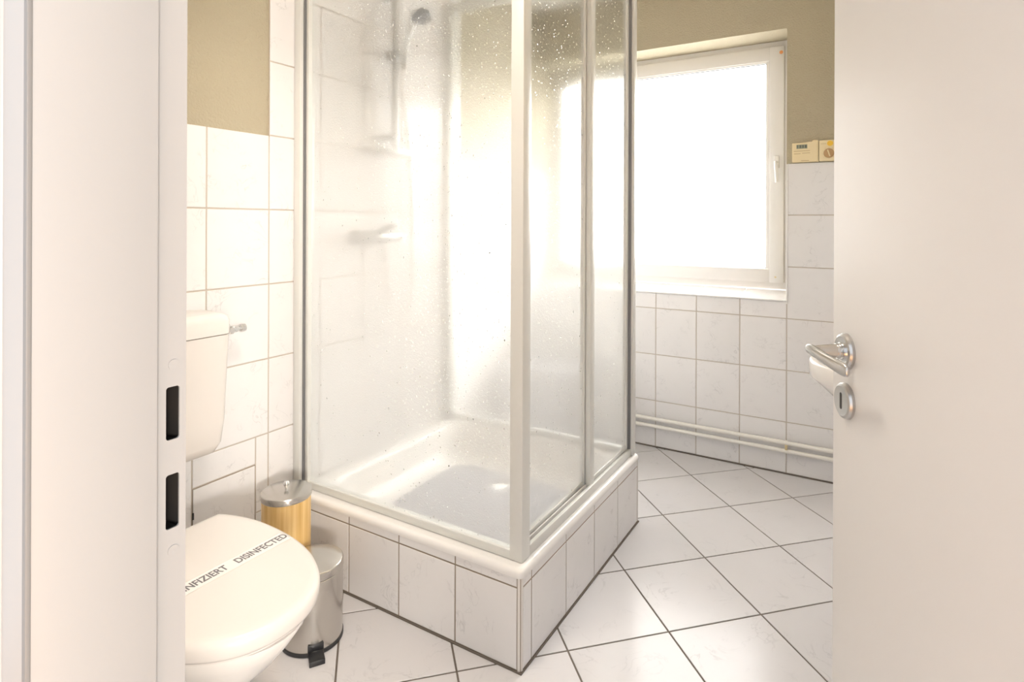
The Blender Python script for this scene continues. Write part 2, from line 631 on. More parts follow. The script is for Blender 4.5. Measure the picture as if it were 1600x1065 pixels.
# ------------------------------------------------------------------ window wall
TK = 0.34
wall_back = thing('wall_back', 'beige window wall with white tiles up to shoulder height', 'wall')
wall_back['kind'] = 'structure'
bm = bmesh.new()
y0, y1 = YB + PAINT, YB + TK
add_box(bm, XL - 0.12, WX0, y0, y1, -0.05, ZC)
add_box(bm, WX1, XR + 0.1, y0, y1, -0.05, ZC)
add_box(bm, WX0, WX1, y0, y1, -0.05, WZ0 - 0.012)
add_box(bm, WX0, WX1, y0, y1, WZ1, ZC)
mesh_obj('plaster', bm, 'wall_paint', wall_back)
bm = bmesh.new()
add_box(bm, XL, WX0, YB + 0.0016, YB + PAINT, 0.0, TOP - 0.0035)
add_box(bm, WX1, XR, YB + 0.0016, YB + PAINT, 0.0, TOP - 0.0035)
add_box(bm, WX0, WX1, YB + 0.0016, YB + PAINT, 0.0, WZ0 - 0.006)
mesh_obj('grout', bm, 'grout', wall_back)
bm = bmesh.new()
add_box(bm, XL, XR, YB - 0.006, YB + PAINT, -0.004, 0.0055)
mesh_obj('floor_joint', bm, 'grout_floor', wall_back)
O_B = (0, YB, 0)
cols = [XW0 + TW * c for c in range(-4, 7)]
for a0, a1 in zip(cols[:-1], cols[1:]):
    a0c, a1c = max(a0, XL), min(a1, XR)
    if a1c - a0c < 0.01:
        continue
    for r in range(ROWS):
        b0, b1 = r * TH, (r + 1) * TH
        under = a0c > WX0 - 0.02 and a1c < WX1 + 0.02
        if under:
            if b0 > WZ0 - 0.02:
                continue
            b1 = min(b1, WZ0 - 0.008)
        put_tile('wall_tile', wall_back, AX_BACK, O_B, a0c, a1c, b0 if r else 0.004, b1)
# white edge strip down the right side of the window recess
box('edge_trim', WX1 - 0.0005, WX1 + 0.007, YB - 0.003, YB + 0.02, WZ0 - 0.02, TOP - 0.004, 'window_plastic', wall_back, 0.001)
# tiled sill, sloping down into the room
sill = thing('trim_1', 'sloping window sill of white tiles with a rounded front edge', 'window sill')
sill['kind'] = 'structure'
SD, SR = 0.205, 0.026
slope = math.atan2(SR, SD)
xs = [x for x in cols if WX0 < x < WX1 - 0.02] + [WX1]
xs = ([WX0] if xs[0] - WX0 > 0.02 else []) + xs
for a0, a1 in zip(xs[:-1], xs[1:]):
    o = link(bpy.data.objects.new('sill_tile', rect_tile_mesh(a1 - a0 - 0.004, SD)))
    o.matrix_world = (Matrix.Translation((a0 + 0.002, YB - 0.004, WZ0)) @ Matrix.Rotation(slope, 4, 'X'))
    o.parent = sill
bm = bmesh.new()
add_tube(bm, [(WX0, YB - 0.003, WZ0 - 0.0045), (WX1 + 0.002, YB - 0.003, WZ0 - 0.0045)], 0.0052, 12)
mesh_obj('bullnose', bm, 'window_plastic', sill, True, 50)
bm = bmesh.new()
add_box(bm, WX0, WX1, YB + 0.002, YB + SD + 0.05, WZ0 - 0.011, WZ0 - 0.0075)
mesh_obj('mortar', bm, 'grout', sill)

# window: fixed frame, sash, pane
FY = YB + 0.2
win = thing('window_1', 'white plastic window with a bright obscured pane', 'window')
win['kind'] = 'structure'


def ring_frame(name, x0, x1, z0, z1, w, ya, yb, material, parent, bevel=0.004, wb=None):
    wb = wb or w
    bm_ = bmesh.new()
    add_box(bm_, x0, x0 + w, ya, yb, z0, z1, bevel)
    add_box(bm_, x1 - w, x1, ya, yb, z0, z1, bevel)
    add_box(bm_, x0 + w - 0.004, x1 - w + 0.004, ya, yb, z0, z0 + wb, bevel)
    add_box(bm_, x0 + w - 0.004, x1 - w + 0.004, ya, yb, z1 - w, z1, bevel)
    return mesh_obj(name, bm_, material, parent, True, 40)


GX0, GX1, GZ0, GZ1 = WX0 + 0.062, -0.468, 1.007, 2.115
ring_frame('frame', WX0, WX1 + 0.045, WZ0 + 0.028, WZ1 + 0.01, 0.085, FY + 0.012, FY + 0.075, 'window_plastic', win)
ring_frame('sash', GX0 - 0.0615, GX1 + 0.09, GZ0 - 0.076, GZ1 + 0.084, 0.075, FY, FY + 0.06, 'window_plastic', win, 0.006)
ring_frame('glazing_bead', GX0 - 0.018, GX1 + 0.018, GZ0 - 0.018, GZ1 + 0.018, 0.018, FY + 0.006, FY + 0.03, 'window_plastic', win, 0.004)
ring_frame('gasket', GX0 - 0.003, GX1 + 0.003, GZ0 - 0.003, GZ1 + 0.003, 0.0055, FY + 0.012, FY + 0.03, 'gasket', win, 0.0)
box('pane', GX0 - 0.01, GX1 + 0.01, FY + 0.018, FY + 0.026, GZ0 - 0.01, GZ1 + 0.01, 'window_pane', win)
wh = box('handle_plate', -0.428, -0.402, FY - 0.008, FY + 0.002, 1.545, 1.612, 'window_plastic', win, 0.004)
pts = [(-0.415, FY - 0.006, 1.572), (-0.415, FY - 0.036, 1.574), (-0.414, FY - 0.043, 1.562), (-0.411, FY - 0.044, 1.52), (-0.408, FY - 0.043, 1.468)]
tube('handle', smooth_path(pts, 6), 0.0085, 'window_plastic', win, 12)
# small orange marker and cover screw on the sash corners
bm = bmesh.new(); add_lathe(bm, [(0.009, 0), (0.009, 0.003), (0.0001, 0.003)], 16, Matrix.Translation((-0.394, FY, 2.163)) @ Matrix.Rotation(PI / 2, 4, 'X'))
mesh_obj('marker_dot', bm, 'sticker_orange', win)
bm = bmesh.new(); add_lathe(bm, [(0.005, 0), (0.005, 0.003), (0.0001, 0.003)], 12, Matrix.Translation((-0.419, FY, 0.962)) @ Matrix.Rotation(PI / 2, 4, 'X'))
mesh_obj('screw_cap', bm, 'brass', win)

# ------------------------------------------------------------------ right wall, door wall, ceiling
wall_right = box('wall_right', XR + PAINT, XR + 0.12, YF - 0.1, YB + 0.30, -0.05, ZC, 'wall_paint')
structure(wall_right, 'beige and white tiled wall carrying the washbasin behind the door', 'wall')
bm = bmesh.new(); add_box(bm, XR + 0.0016, XR + PAINT, YF + 0.3, YB, 0, TOP - 0.0035)
mesh_obj('grout', bm, 'grout', wall_right)
c = YB
while c > YF + 0.35:
    for r in range(ROWS):
        put_tile('wall_tile', wall_right, AX_RIGHT, (XR, 0, 0), -c, -(c - TW), r * TH, (r + 1) * TH)
    c -= TW
o = box('ceiling', XL - 0.12, XR + 0.12, YF - 0.1, YB + TK, ZC, ZC + 0.1, 'ceiling_paint')
structure(o, 'plain white bathroom ceiling above the painted walls', 'ceiling')
JX = -0.482                    # face of the left door lining
bm = bmesh.new()
add_box(bm, XL - 0.12, JX - 0.05, 0.178, YF - 0.008, -0.05, ZC)
add_box(bm, XR - 0.012, XR + 0.12, 0.178, YF - 0.008, -0.05, ZC)
add_box(bm, JX - 0.05, XR - 0.012, 0.178, YF - 0.008, 2.06, ZC)
o = mesh_obj('wall_front', bm, 'ceiling_paint')
structure(o, 'thin white partition wall around the doorway', 'wall')

# ------------------------------------------------------------------ door frame with latch openings
jam = thing('trim_2', 'white door frame upright with two dark latch openings', 'door frame', (JX, 0.165, 0))
jam['kind'] = 'structure'
bm = bmesh.new()
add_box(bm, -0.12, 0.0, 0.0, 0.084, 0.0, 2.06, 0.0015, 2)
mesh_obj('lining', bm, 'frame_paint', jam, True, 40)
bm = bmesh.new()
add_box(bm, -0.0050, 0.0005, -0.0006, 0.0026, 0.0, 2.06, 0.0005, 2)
mesh_obj('edge_strip', bm, 'edge_shade', jam, True, 40)  # dark strip painting the shade along the lining's front corner
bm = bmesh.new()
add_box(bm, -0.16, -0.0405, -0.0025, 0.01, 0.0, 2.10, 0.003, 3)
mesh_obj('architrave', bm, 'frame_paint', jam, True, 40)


def rounded_rect(a0, a1, b0, b1, r, n_=5):
    res = []
    for (ca, cb, s) in ((a1 - r, b0 + r, -PI / 2), (a1 - r, b1 - r, 0), (a0 + r, b1 - r, PI / 2), (a0 + r, b0 + r, PI)):
        for q in range(n_ + 1):
            t = s + (PI / 2) * q / n_
            res.append((ca + r * math.cos(t), cb + r * math.sin(t)))
    return res


def plate_with_holes(outer, holes, depth, place):
    """flat face with rounded openings whose walls go in by depth; place(a, b, d) -> 3-D"""
    bm_ = bmesh.new()
    loops = [outer] + holes
    flat = [p for lp in loops for p in lp]
    vs = [bm_.verts.new(place(p[0], p[1], 0)) for p in flat]
    for tri in tessellate_polygon([[Vector((p[0], p[1], 0)) for p in lp] for lp in loops]):
        try:
            bm_.faces.new([vs[q] for q in tri])
        except ValueError:
            pass
    st = 0
    for lp in loops:
        inner = [bm_.verts.new(place(p[0], p[1], depth)) for p in lp]
        nn = len(lp)
        for q in range(nn):
            w_ = (q + 1) % nn
            bm_.faces.new((vs[st + q], vs[st + w_], inner[w_], inner[q]))
        st += nn
    return bm_


SETB = 0.0085                  # rebate set back from the lining
HOLES = [(1.0705, 1.1140), (0.9975, 1.0420)]
hy0, hy1 = 0.0945, 0.1054
outer = [(0.084, 0.0), (0.1107, 0.0), (0.1107, 2.06), (0.084, 2.06)]
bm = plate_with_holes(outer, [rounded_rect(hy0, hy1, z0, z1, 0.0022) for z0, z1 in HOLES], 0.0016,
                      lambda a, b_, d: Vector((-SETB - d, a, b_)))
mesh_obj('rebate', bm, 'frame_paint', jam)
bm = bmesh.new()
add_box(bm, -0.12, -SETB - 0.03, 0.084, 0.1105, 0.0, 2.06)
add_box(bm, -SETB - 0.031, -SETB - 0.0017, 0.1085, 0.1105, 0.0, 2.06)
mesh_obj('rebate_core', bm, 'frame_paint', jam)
for z0, z1 in HOLES:
    bm = bmesh.new()
    add_box(bm, -SETB - 0.0295, -SETB - 0.0018, 0.0855, 0.1082, z0 - 0.004, z1 + 0.004)
    # open the side facing the doorway
    for f in list(bm.faces):
        if f.calc_center_median().x > -SETB - 0.003:
            bm.faces.remove(f)
    mesh_obj('latch_pocket', bm, 'cavity', jam)
for z in (1.132, 0.979):
    lathe('painted_screw', [(0.0045, 0), (0.0045, 0.0006), (0.002, 0.0008), (0.0001, 0.0002)], 'frame_paint', jam, 20,
          Matrix.Translation((-SETB, 0.1005, z)) @ Matrix.Rotation(PI / 2, 4, 'Y'))
# hinge-side upright and head of the frame
jam2 = thing('trim_3', 'white hinge-side upright and head of the door frame', 'door frame', (0, 0.165, 0))
jam2['kind'] = 'structure'
bm = bmesh.new()
add_box(bm, XR - 0.03, XR + 0.004, 0.0, 0.108, 0.0, 2.06, 0.004)
mesh_obj('upright', bm, 'frame_paint', jam2, True, 40)
bm = bmesh.new()
add_box(bm, JX - 0.01, XR - 0.03, 0.0, 0.108, 2.03, 2.058, 0.003)
mesh_obj('head', bm, 'frame_paint', jam2, True, 40)

# ------------------------------------------------------------------ door leaf, standing open
HX, HY = 0.322, 0.272
EX, EY = -0.044, 1.021
DW = math.hypot(EX - HX, EY - HY)
door = thing('door_1', 'white flush bathroom door standing open with a metal lever handle', 'door', (HX, HY, 0), math.atan2(EY - HY, EX - HX))
door['kind'] = 'structure'
bm = bmesh.new()
add_box(bm, 0.0, DW, -0.04, 0.0, 0.008, 2.03, 0.0015, 2)
mesh_obj('leaf', bm, 'door_paint', door, True, 40)
RXL = DW - 0.045               # rosette centre along the leaf
RZ, KZ = 1.0625, 0.9895
TO_Y = Matrix.Rotation(-PI / 2, 4, 'X')       # local +Z -> +Y


def rosette(name, z, parent):
    return lathe(name, [(0.0262, 0.0), (0.0262, 0.004), (0.0245, 0.0072), (0.0215, 0.0088), (0.0205, 0.0085), (0.0001, 0.0085)],
                 'satin_steel', parent, 56, Matrix.Translation((RXL, 0, z)) @ TO_Y, 25)


ro = rosette('rosette', RZ, door)
lathe('collar', [(0.0128, 0.0085), (0.0128, 0.0105), (0.0112, 0.011), (0.0112, 0.016), (0.0001, 0.016)], 'chrome', ro, 32, Matrix.Translation((RXL, 0, RZ)) @ TO_Y)
lev = []
rad = []
neck = [(RXL, 0.012, RZ), (RXL, 0.02, RZ), (RXL, 0.046, RZ)]
bm = bmesh.new()
add_tube(bm, neck, [0.0102, 0.0100, 0.0072], 24)
handle = mesh_obj('handle', bm, 'brushed_steel', door, True, 40)
blade = [(RXL + 0.010, 0.0515, RZ + 0.002), (RXL + 0.007, 0.0515, RZ + 0.002), (RXL - 0.004, 0.051, RZ + 0.0015), (RXL - 0.02, 0.0485, RZ - 0.001),
         (RXL - 0.038, 0.044, RZ - 0.005), (RXL - 0.055, 0.0395, RZ - 0.0085), (RXL - 0.070, 0.0365, RZ - 0.0105), (RXL - 0.079, 0.0355, RZ - 0.0112), (RXL - 0.081, 0.0353, RZ - 0.0113)]
rr = [(0.0035, 0.004), (0.0062, 0.0070), (0.0072, 0.0080), (0.0066, 0.0080), (0.0060, 0.0082), (0.0054, 0.0090), (0.0050, 0.0098), (0.0040, 0.0078), (0.0018, 0.004)]
bm = bmesh.new()
add_tube(bm, blade, rr, 24)
o = mesh_obj('lever', bm, 'satin_steel', handle, True, 60)
md = o.modifiers.new('round', 'SUBSURF'); md.levels = 1; md.render_levels = 2
bm = bmesh.new()
add_tube(bm, [(RXL, 0.040, RZ), (RXL, 0.0505, RZ)], [0.0078, 0.0062], 24)
mesh_obj('lever_root', bm, 'satin_steel', handle, True, 40)
kr = rosette('key_rosette', KZ, door)
bm = bmesh.new()
pts2 = rounded_rect(-0.0032, 0.0032, -0.0122, 0.0122, 0.0031, 6)
add_rings(bm, [[Vector((RXL + p[0], 0.0088, KZ + p[1])) for p in pts2], [Vector((RXL + p[0], 0.004, KZ + p[1])) for p in pts2]])
mesh_obj('keyhole', bm, 'cavity', kr)

# ------------------------------------------------------------------ shower plinth
plinth = thing('shower_plinth', 'white tiled plinth carrying the corner shower tray', 'plinth', ((XL + SX) / 2, (SY + SY2) / 2, 0))
PZ = 0.262


def ploc(o_):
    o_.matrix_parent_inverse = Matrix.Translation(-Vector(plinth.location))
    return o_


bm = bmesh.new()
add_box(bm, XL + 0.001, SX - 0.0016, SY + 0.0016, SY + 0.011, 0.0, PZ - 0.001)
add_box(bm, SX - 0.011, SX - 0.0016, SY + 0.011, SY2 - 0.0016, 0.0, PZ - 0.001)
add_box(bm, XL + 0.001, XL + 0.011, SY + 0.011, SY2 - 0.0016, 0.0, PZ - 0.001)
ploc(mesh_obj('core', bm, 'grout_base', plinth))
XS0 = -1.4923
c = XS0 - 2 * TW
ZJ = 0.234
while c < SX - 0.02:
    a0, a1 = max(c, XL + 0.001), min(c + TW, SX - 0.012)
    if a1 - a0 > 0.015:
        for b0, b1 in ((0.004, ZJ), (ZJ, PZ + 0.003)):
            ploc(put_tile('plinth_tile', plinth, AX_BACK, (0, SY, 0), a0, a1, b0, b1))
    c += TW
AX_RF = Matrix(((0, 0, 1), (1, 0, 0), (0, 1, 0)))
c = 1.4447 - TW
while c < SY2 - 0.01:
    a0, a1 = max(c, SY + 0.012), min(c + TW, SY2 - 0.002)
    if a1 - a0 > 0.012:
        for b0, b1 in ((0.004, ZJ), (ZJ, PZ + 0.003)):
            ploc(put_tile('plinth_tile', plinth, AX_RF, (SX, 0, 0), a0, a1, b0, b1))
    c += TW
# far face
bm = bmesh.new()
add_box(bm, XL + 0.001, SX - 0.001, SY2 - 0.006, SY2, 0.004, PZ)
ploc(mesh_obj('far_facing', bm, 'wall_tile', plinth))
# rounded white corner strip
bm = bmesh.new()
prof = []
R_ = 0.0115
for q in range(9):
    t = -PI / 2 + (PI / 2) * q / 8
    prof.append((SX - R_ + R_ * math.cos(t) + 0.001, SY + R_ + R_ * math.sin(t) - 0.001))
prof += [(SX - R_, SY + R_)]
add_rings(bm, [[Vector((p[0], p[1], z)) for p in prof] for z in (0.003, PZ)])
ploc(mesh_obj('corner_strip', bm, 'plastic_white', plinth, True, 50))
# dark silicone joint to the floor
bm = bmesh.new()
add_box(bm, XL, SX + 0.004, SY - 0.004, SY + 0.003, -0.002, 0.0042)
add_box(bm, SX - 0.003, SX + 0.004, SY, SY2, -0.002, 0.0042)
ploc(mesh_obj('floor_joint', bm, 'grout_floor', plinth))

# ------------------------------------------------------------------ shower tray
TX0, TX1, TY0, TY1 = XL + 0.001, SX + 0.004, SY - 0.004, SY2 + 0.004
TZ = 0.287
tray = thing('shower_tray', 'white acrylic shower tray on the tiled plinth', 'shower tray', ((TX0 + TX1) / 2, (TY0 + TY1) / 2, PZ))
tcx, tcy = tray.location.x, tray.location.y


def rr_loop(x0, x1, y0_, y1_, r, z, n_=6):
    return [Vector((p[0] - tcx, p[1] - tcy, z - PZ)) for p in rounded_rect(x0, x1, y0_, y1_, r, n_)]


loops = []
for (ins, r, z) in ((0.012, 0.012, PZ), (0.001, 0.016, PZ), (0.0, 0.017, PZ + 0.006), (0.0, 0.017, TZ - 0.012), (0.0025, 0.018, TZ - 0.005),
                    (0.008, 0.02, TZ - 0.001), (0.014, 0.022, TZ), (0.062, 0.09, TZ), (0.07, 0.11, TZ - 0.004), (0.078, 0.12, TZ - 0.016),
                    (0.105, 0.13, TZ - 0.085), (0.135, 0.13, TZ - 0.118), (0.175, 0.12, TZ - 0.13), (0.3, 0.1, TZ - 0.134)):
    loops.append(rr_loop(TX0 + ins, TX1 - ins, TY0 + ins, TY1 - ins, r, z))
bm = bmesh.new()
add_rings(bm, loops, cap0=False, cap1=True)
mesh_obj('tray_shell', bm, 'acrylic', tray, True, 50)
bm = bmesh.new()
ax0, ax1, ay0, ay1 = -1.585, -0.985, 1.535, 2.135
add_rings(bm, [rr_loop(ax0, ax1, ay0, ay1, 0.09, TZ - 0.1335), rr_loop(ax0, ax1, ay0, ay1, 0.09, TZ - 0.1255),
               rr_loop(ax0 + 0.004, ax1 - 0.004, ay0 + 0.004, ay1 - 0.004, 0.086, TZ - 0.1235)])
mesh_obj('antislip_floor', bm, 'antislip', tray, True, 40)
lathe('drain', [(0.045, TZ - PZ - 0.126), (0.045, TZ - PZ - 0.121), (0.038, TZ - PZ - 0.119), (0.0001, TZ - PZ - 0.1185)], 'chrome', tray, 32,
      Matrix.Translation((0.0, 0.17, 0)))

# ------------------------------------------------------------------ shower enclosure
EXO, EYO, EY2 = -0.832, 1.411, 2.332          # outer frame planes
ET = 2.33
enc = thing('shower_enclosure', 'corner shower enclosure of misted glass in a pale metal frame', 'shower enclosure', (-1.3, 1.87, TZ))
ENC = Vector(enc.location)


def e_box(name, x0, x1, y0_, y1_, z0, z1, material='aluminium', parent=None, bevel=0.0025, seg=2):
    o_ = box(name, x0 - ENC.x, x1 - ENC.x, y0_ - ENC.y, y1_ - ENC.y, z0 - ENC.z, z1 - ENC.z, material, parent or enc, bevel, seg)
    return o_


zb = TZ + 0.001
# wall profiles on the left wall (front and far), each a channel with the pane stile running inside
e_box('wall_profile', XL + 0.001, XL + 0.035, 1.387, 1.437, zb, ET)
e_box('wall_profile', XL + 0.001, XL + 0.03, EY2 - 0.05, EY2 + 0.004, zb, ET)
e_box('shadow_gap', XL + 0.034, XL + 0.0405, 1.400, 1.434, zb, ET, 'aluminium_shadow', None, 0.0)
e_box('stile', XL + 0.040, XL + 0.056, EYO - 0.004, EYO + 0.022, zb, ET)
e_box('corner_post', EXO - 0.042, EXO, EYO, EYO + 0.046, zb, ET, 'aluminium', None, 0.003)
e_box('corner_post', EXO - 0.036, EXO + 0.006, EY2 - 0.036, EY2, zb, ET, 'aluminium', None, 0.003)
# front: bottom and top rail
e_box('bottom_rail', XL + 0.05, EXO - 0.04, EYO + 0.001, EYO + 0.03, zb, zb + 0.026)
e_box('top_rail', XL + 0.03, EXO - 0.04, EYO + 0.001, EYO + 0.035, ET - 0.04, ET)
# right: double sliding track
e_box('bottom_rail', EXO - 0.014, EXO - 0.001, EYO + 0.046, EY2 - 0.036, zb, zb + 0.030)
e_box('track_rib', EXO - 0.022, EXO - 0.014, EYO + 0.046, EY2 - 0.036, zb, zb + 0.016, 'acrylic', None, 0.001)
e_box('track_rib', EXO - 0.029, EXO - 0.0235, EYO + 0.046, EY2 - 0.036, zb, zb + 0.030, 'acrylic', None, 0.001)
e_box('bottom_rail', EXO - 0.060, EXO - 0.030, EYO + 0.046, EY2 - 0.036, zb, zb + 0.014)
e_box('top_rail', EXO - 0.06, EXO - 0.001, EYO + 0.046, EY2 - 0.036, ET - 0.05, ET)
# far side
e_box('bottom_rail', XL + 0.03, EXO - 0.036, EY2 - 0.03, EY2 - 0.002, zb, zb + 0.024)
e_box('top_rail', XL + 0.03, EXO - 0.036, EY2 - 0.034, EY2 - 0.002, ET - 0.045, ET)


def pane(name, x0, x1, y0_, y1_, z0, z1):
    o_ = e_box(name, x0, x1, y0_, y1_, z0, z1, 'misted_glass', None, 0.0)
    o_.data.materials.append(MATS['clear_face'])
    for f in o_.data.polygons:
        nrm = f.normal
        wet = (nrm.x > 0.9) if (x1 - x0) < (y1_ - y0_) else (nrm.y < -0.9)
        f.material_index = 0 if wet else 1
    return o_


rng = random.Random(7)


def droplets(parent, count_, to3d, dens, rmin, rmax):
    """separate low domes of water sitting on the outer glass face"""
    bm_ = bmesh.new()
    SEG = 8
    made = 0
    tries = 0
    while made < count_ and tries < count_ * 40:
        tries += 1
        a, b_ = rng.random(), rng.random()
        if rng.random() > dens(a, b_):
            continue
        r = rmin + (rmax - rmin) * rng.random() ** 2.5
        st = 1.0 + 0.5 * rng.random()
        rings = []
        for (s, hgt) in ((1.0, 0.0), (0.86, 0.32), (0.52, 0.52)):
            rings.append([to3d(a, b_, r * s * math.cos(2 * PI * q / SEG), r * st * s * math.sin(2 * PI * q / SEG), r * hgt) for q in range(SEG)])
        vr = [[bm_.verts.new(p) for p in rg] for rg in rings]
        for u, w in zip(vr[:-1], vr[1:]):
            for q in range(SEG):
                bm_.faces.new((u[q], u[(q + 1) % SEG], w[(q + 1) % SEG], w[q]))
        tip = bm_.verts.new(to3d(a, b_, 0, 0, r * 0.6))
        for q in range(SEG):
            bm_.faces.new((vr[-1][q], vr[-1][(q + 1) % SEG], tip))
        bm_.faces.new(list(reversed(vr[0])))
        made += 1
    o_ = mesh_obj('water_droplets', bm_, 'water', parent, True)
    o_['kind'] = 'stuff'
    return o_


GT = 0.005
# front pane
px0, px1 = XL + 0.052, EXO - 0.04
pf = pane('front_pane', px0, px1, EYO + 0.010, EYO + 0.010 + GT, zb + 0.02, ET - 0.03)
e_box('edge_strip', px1 - 0.003, px1 + 0.001, EYO + 0.004, EYO + 0.02, zb + 0.02, ET - 0.04, 'acrylic', None, 0.0)


def dens_front(a, b_):
    z = zb + 0.02 + b_ * (ET - zb - 0.05)
    d = 0.10 + 0.9 * max(0.0, min(1.0, (a - 0.28) / 0.35))
    if z < 0.55:
        d *= 0.55
    return d


droplets(pf, 3000, lambda a, b_, u, w, h: Vector((px0 + a * (px1 - px0) + u - ENC.x, EYO + 0.0098 - h - ENC.y,
                                                  zb + 0.03 + b_ * (1.98 - zb) + w - ENC.z)), dens_front, 0.0007, 0.0024)
# sliding panes on the right
ym = 1.905
xo = EXO - 0.036
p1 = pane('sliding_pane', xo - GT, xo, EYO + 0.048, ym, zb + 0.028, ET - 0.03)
e_box('pane_rail', xo - 0.012, xo + 0.004, EYO + 0.047, ym, zb + 0.014, zb + 0.04)
e_box('stile', xo - 0.012, xo + 0.006, ym - 0.012, ym + 0.026, zb + 0.014, ET - 0.03)
xi = EXO - 0.019
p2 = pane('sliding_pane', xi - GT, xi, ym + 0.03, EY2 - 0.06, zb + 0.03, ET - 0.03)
e_box('pane_rail', xi - 0.010, xi + 0.004, ym + 0.02, EY2 - 0.058, zb + 0.017, zb + 0.044)
e_box('stile', xi - 0.010, xi + 0.009, ym - 0.004, ym + 0.034, zb + 0.015, ET - 0.03)
e_box('stile', xi - 0.010, xi + 0.006, EY2 - 0.064, EY2 - 0.044, zb + 0.017, ET - 0.03)
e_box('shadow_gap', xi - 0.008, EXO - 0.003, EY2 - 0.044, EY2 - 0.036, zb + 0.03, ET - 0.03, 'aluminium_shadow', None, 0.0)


def dens_side(a, b_):
    z = zb + b_ * (2.1 - zb)
    return 1.0 if z > 1.55 else (0.35 if z > 0.75 else 0.6 if z > 0.45 else 0.1)


droplets(p1, 800, lambda a, b_, u, w, h: Vector((xo + 0.0002 + h - ENC.x, EYO + 0.06 + a * (ym - EYO - 0.08) + u - ENC.y,
                                                 zb + 0.04 + b_ * (2.1 - zb) + w - ENC.z)), dens_side, 0.0008, 0.0027)
droplets(p2, 420, lambda a, b_, u, w, h: Vector((xi + 0.0002 + h - ENC.x, ym + 0.045 + a * (EY2 - ym - 0.115) + u - ENC.y,
                                                 zb + 0.05 + b_ * (2.1 - zb) + w - ENC.z)), dens_side, 0.0008, 0.0022)
# far pane
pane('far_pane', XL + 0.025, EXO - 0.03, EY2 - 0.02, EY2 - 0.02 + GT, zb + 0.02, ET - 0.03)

# ------------------------------------------------------------------ shower fittings on the left wall
rail = thing('shower_rail', 'chrome shower riser rail seen blurred through the misted glass', 'shower rail', (XL, 1.86, 1.55))
tube('bar', [(0.052, 0, 0.0), (0.052, 0, 0.72)], 0.0125, 'satin_steel', rail, 20)
for z in (0.06, 0.66):
    lathe('wall_bracket', [(0.021, 0.0), (0.021, 0.004), (0.011, 0.008), (0.011, 0.05), (0.016, 0.052), (0.016, 0.066), (0.0001, 0.068)], 'satin_steel', rail, 24,
          Matrix.Translation((0.0, 0, z)) @ Matrix.Rotation(PI / 2, 4, 'Y'))
bm = bmesh.new(); add_box(bm, 0.03, 0.078, -0.035, 0.045, 0.385, 0.425, 0.008)
mesh_obj('slider', bm, 'satin_steel', rail, True, 40)
dish = thing('soap_dish', 'small grey soap shelf on the shower rail behind the glass', 'soap dish', (XL, 1.80, 1.525))
loops = [rounded_rect(0.03 + i_, 0.13 - i_, -0.11 + i_, 0.10 - i_, 0.03) for i_ in (0.012, 0.0, 0.0, 0.006, 0.012)]
bm = bmesh.new()
add_rings(bm, [[Vector((p[0], p[1], z)) for p in lp] for lp, z in zip(loops, (0.0, 0.006, 0.024, 0.024, 0.008))])
mesh_obj('tray', bm, 'satin_steel', dish, True, 40)
bm = bmesh.new(); add_box(bm, 0.001, 0.04, -0.01, 0.02, 0.0, 0.02, 0.003)
mesh_obj('holder', bm, 'satin_steel', dish, True, 40)
hs = thing('hand_shower', 'chrome hand shower hanging in its slider behind the glass', 'hand shower', (XL + 0.112, 1.862, 1.955))
tube('grip', smooth_path([(-0.012, 0.0, -0.06), (-0.006, 0, 0.02), (0.02, 0.004, 0.10), (0.06, 0.01, 0.155)], 6), [0.0105] * 18 + [0.012], 'satin_steel', hs, 16)
lathe('spray_head', [(0.012, -0.03), (0.03, -0.012), (0.046, 0.0), (0.048, 0.012), (0.043, 0.016), (0.0001, 0.016)], 'aluminium_shadow', hs, 32,
      Matrix.Translation((0.075, 0.012, 0.155)) @ Matrix.Rotation(math.radians(158), 4, 'Y'))
mixer = thing('shower_mixer', 'chrome shower mixer tap behind the misted front glass', 'mixer tap', (XL, 1.775, 1.19))
bm = bmesh.new(); add_tube(bm, [(0.055, -0.115, 0), (0.055, -0.09, 0), (0.055, 0.09, 0), (0.055, 0.115, 0)], [0.016, 0.024, 0.024, 0.016], 24)
mesh_obj('body', bm, 'satin_steel', mixer, True, 40)
for y in (-0.075, 0.075):
    lathe('rosette', [(0.033, 0.0), (0.033, 0.006), (0.016, 0.018), (0.013, 0.05)], 'satin_steel', mixer, 24,
          Matrix.Translation((0.0, y, 0)) @ Matrix.Rotation(PI / 2, 4, 'Y'))
tube('lever', [(0.06, 0, 0.02), (0.085, 0, 0.035), (0.15, 0, 0.05)], [0.016, 0.012, 0.008], 'satin_steel', mixer, 16)
hose = smooth_path([(XL + 0.055, 1.80, 1.165), (XL + 0.06, 1.805, 1.0), (XL + 0.065, 1.84, 0.86), (XL + 0.07, 1.90, 0.84), (XL + 0.075, 1.94, 0.95),
                    (XL + 0.08, 1.935, 1.3), (XL + 0.08, 1.91, 1.6), (XL + 0.08, 1.875, 1.8), (XL + 0.098, 1.862, 1.893)], 10)
o = tube('shower_hose', hose, 0.0072, 'plastic_white', None, 12)
tag(o, 'pale shower hose looping below the mixer tap behind the glass', 'hose')

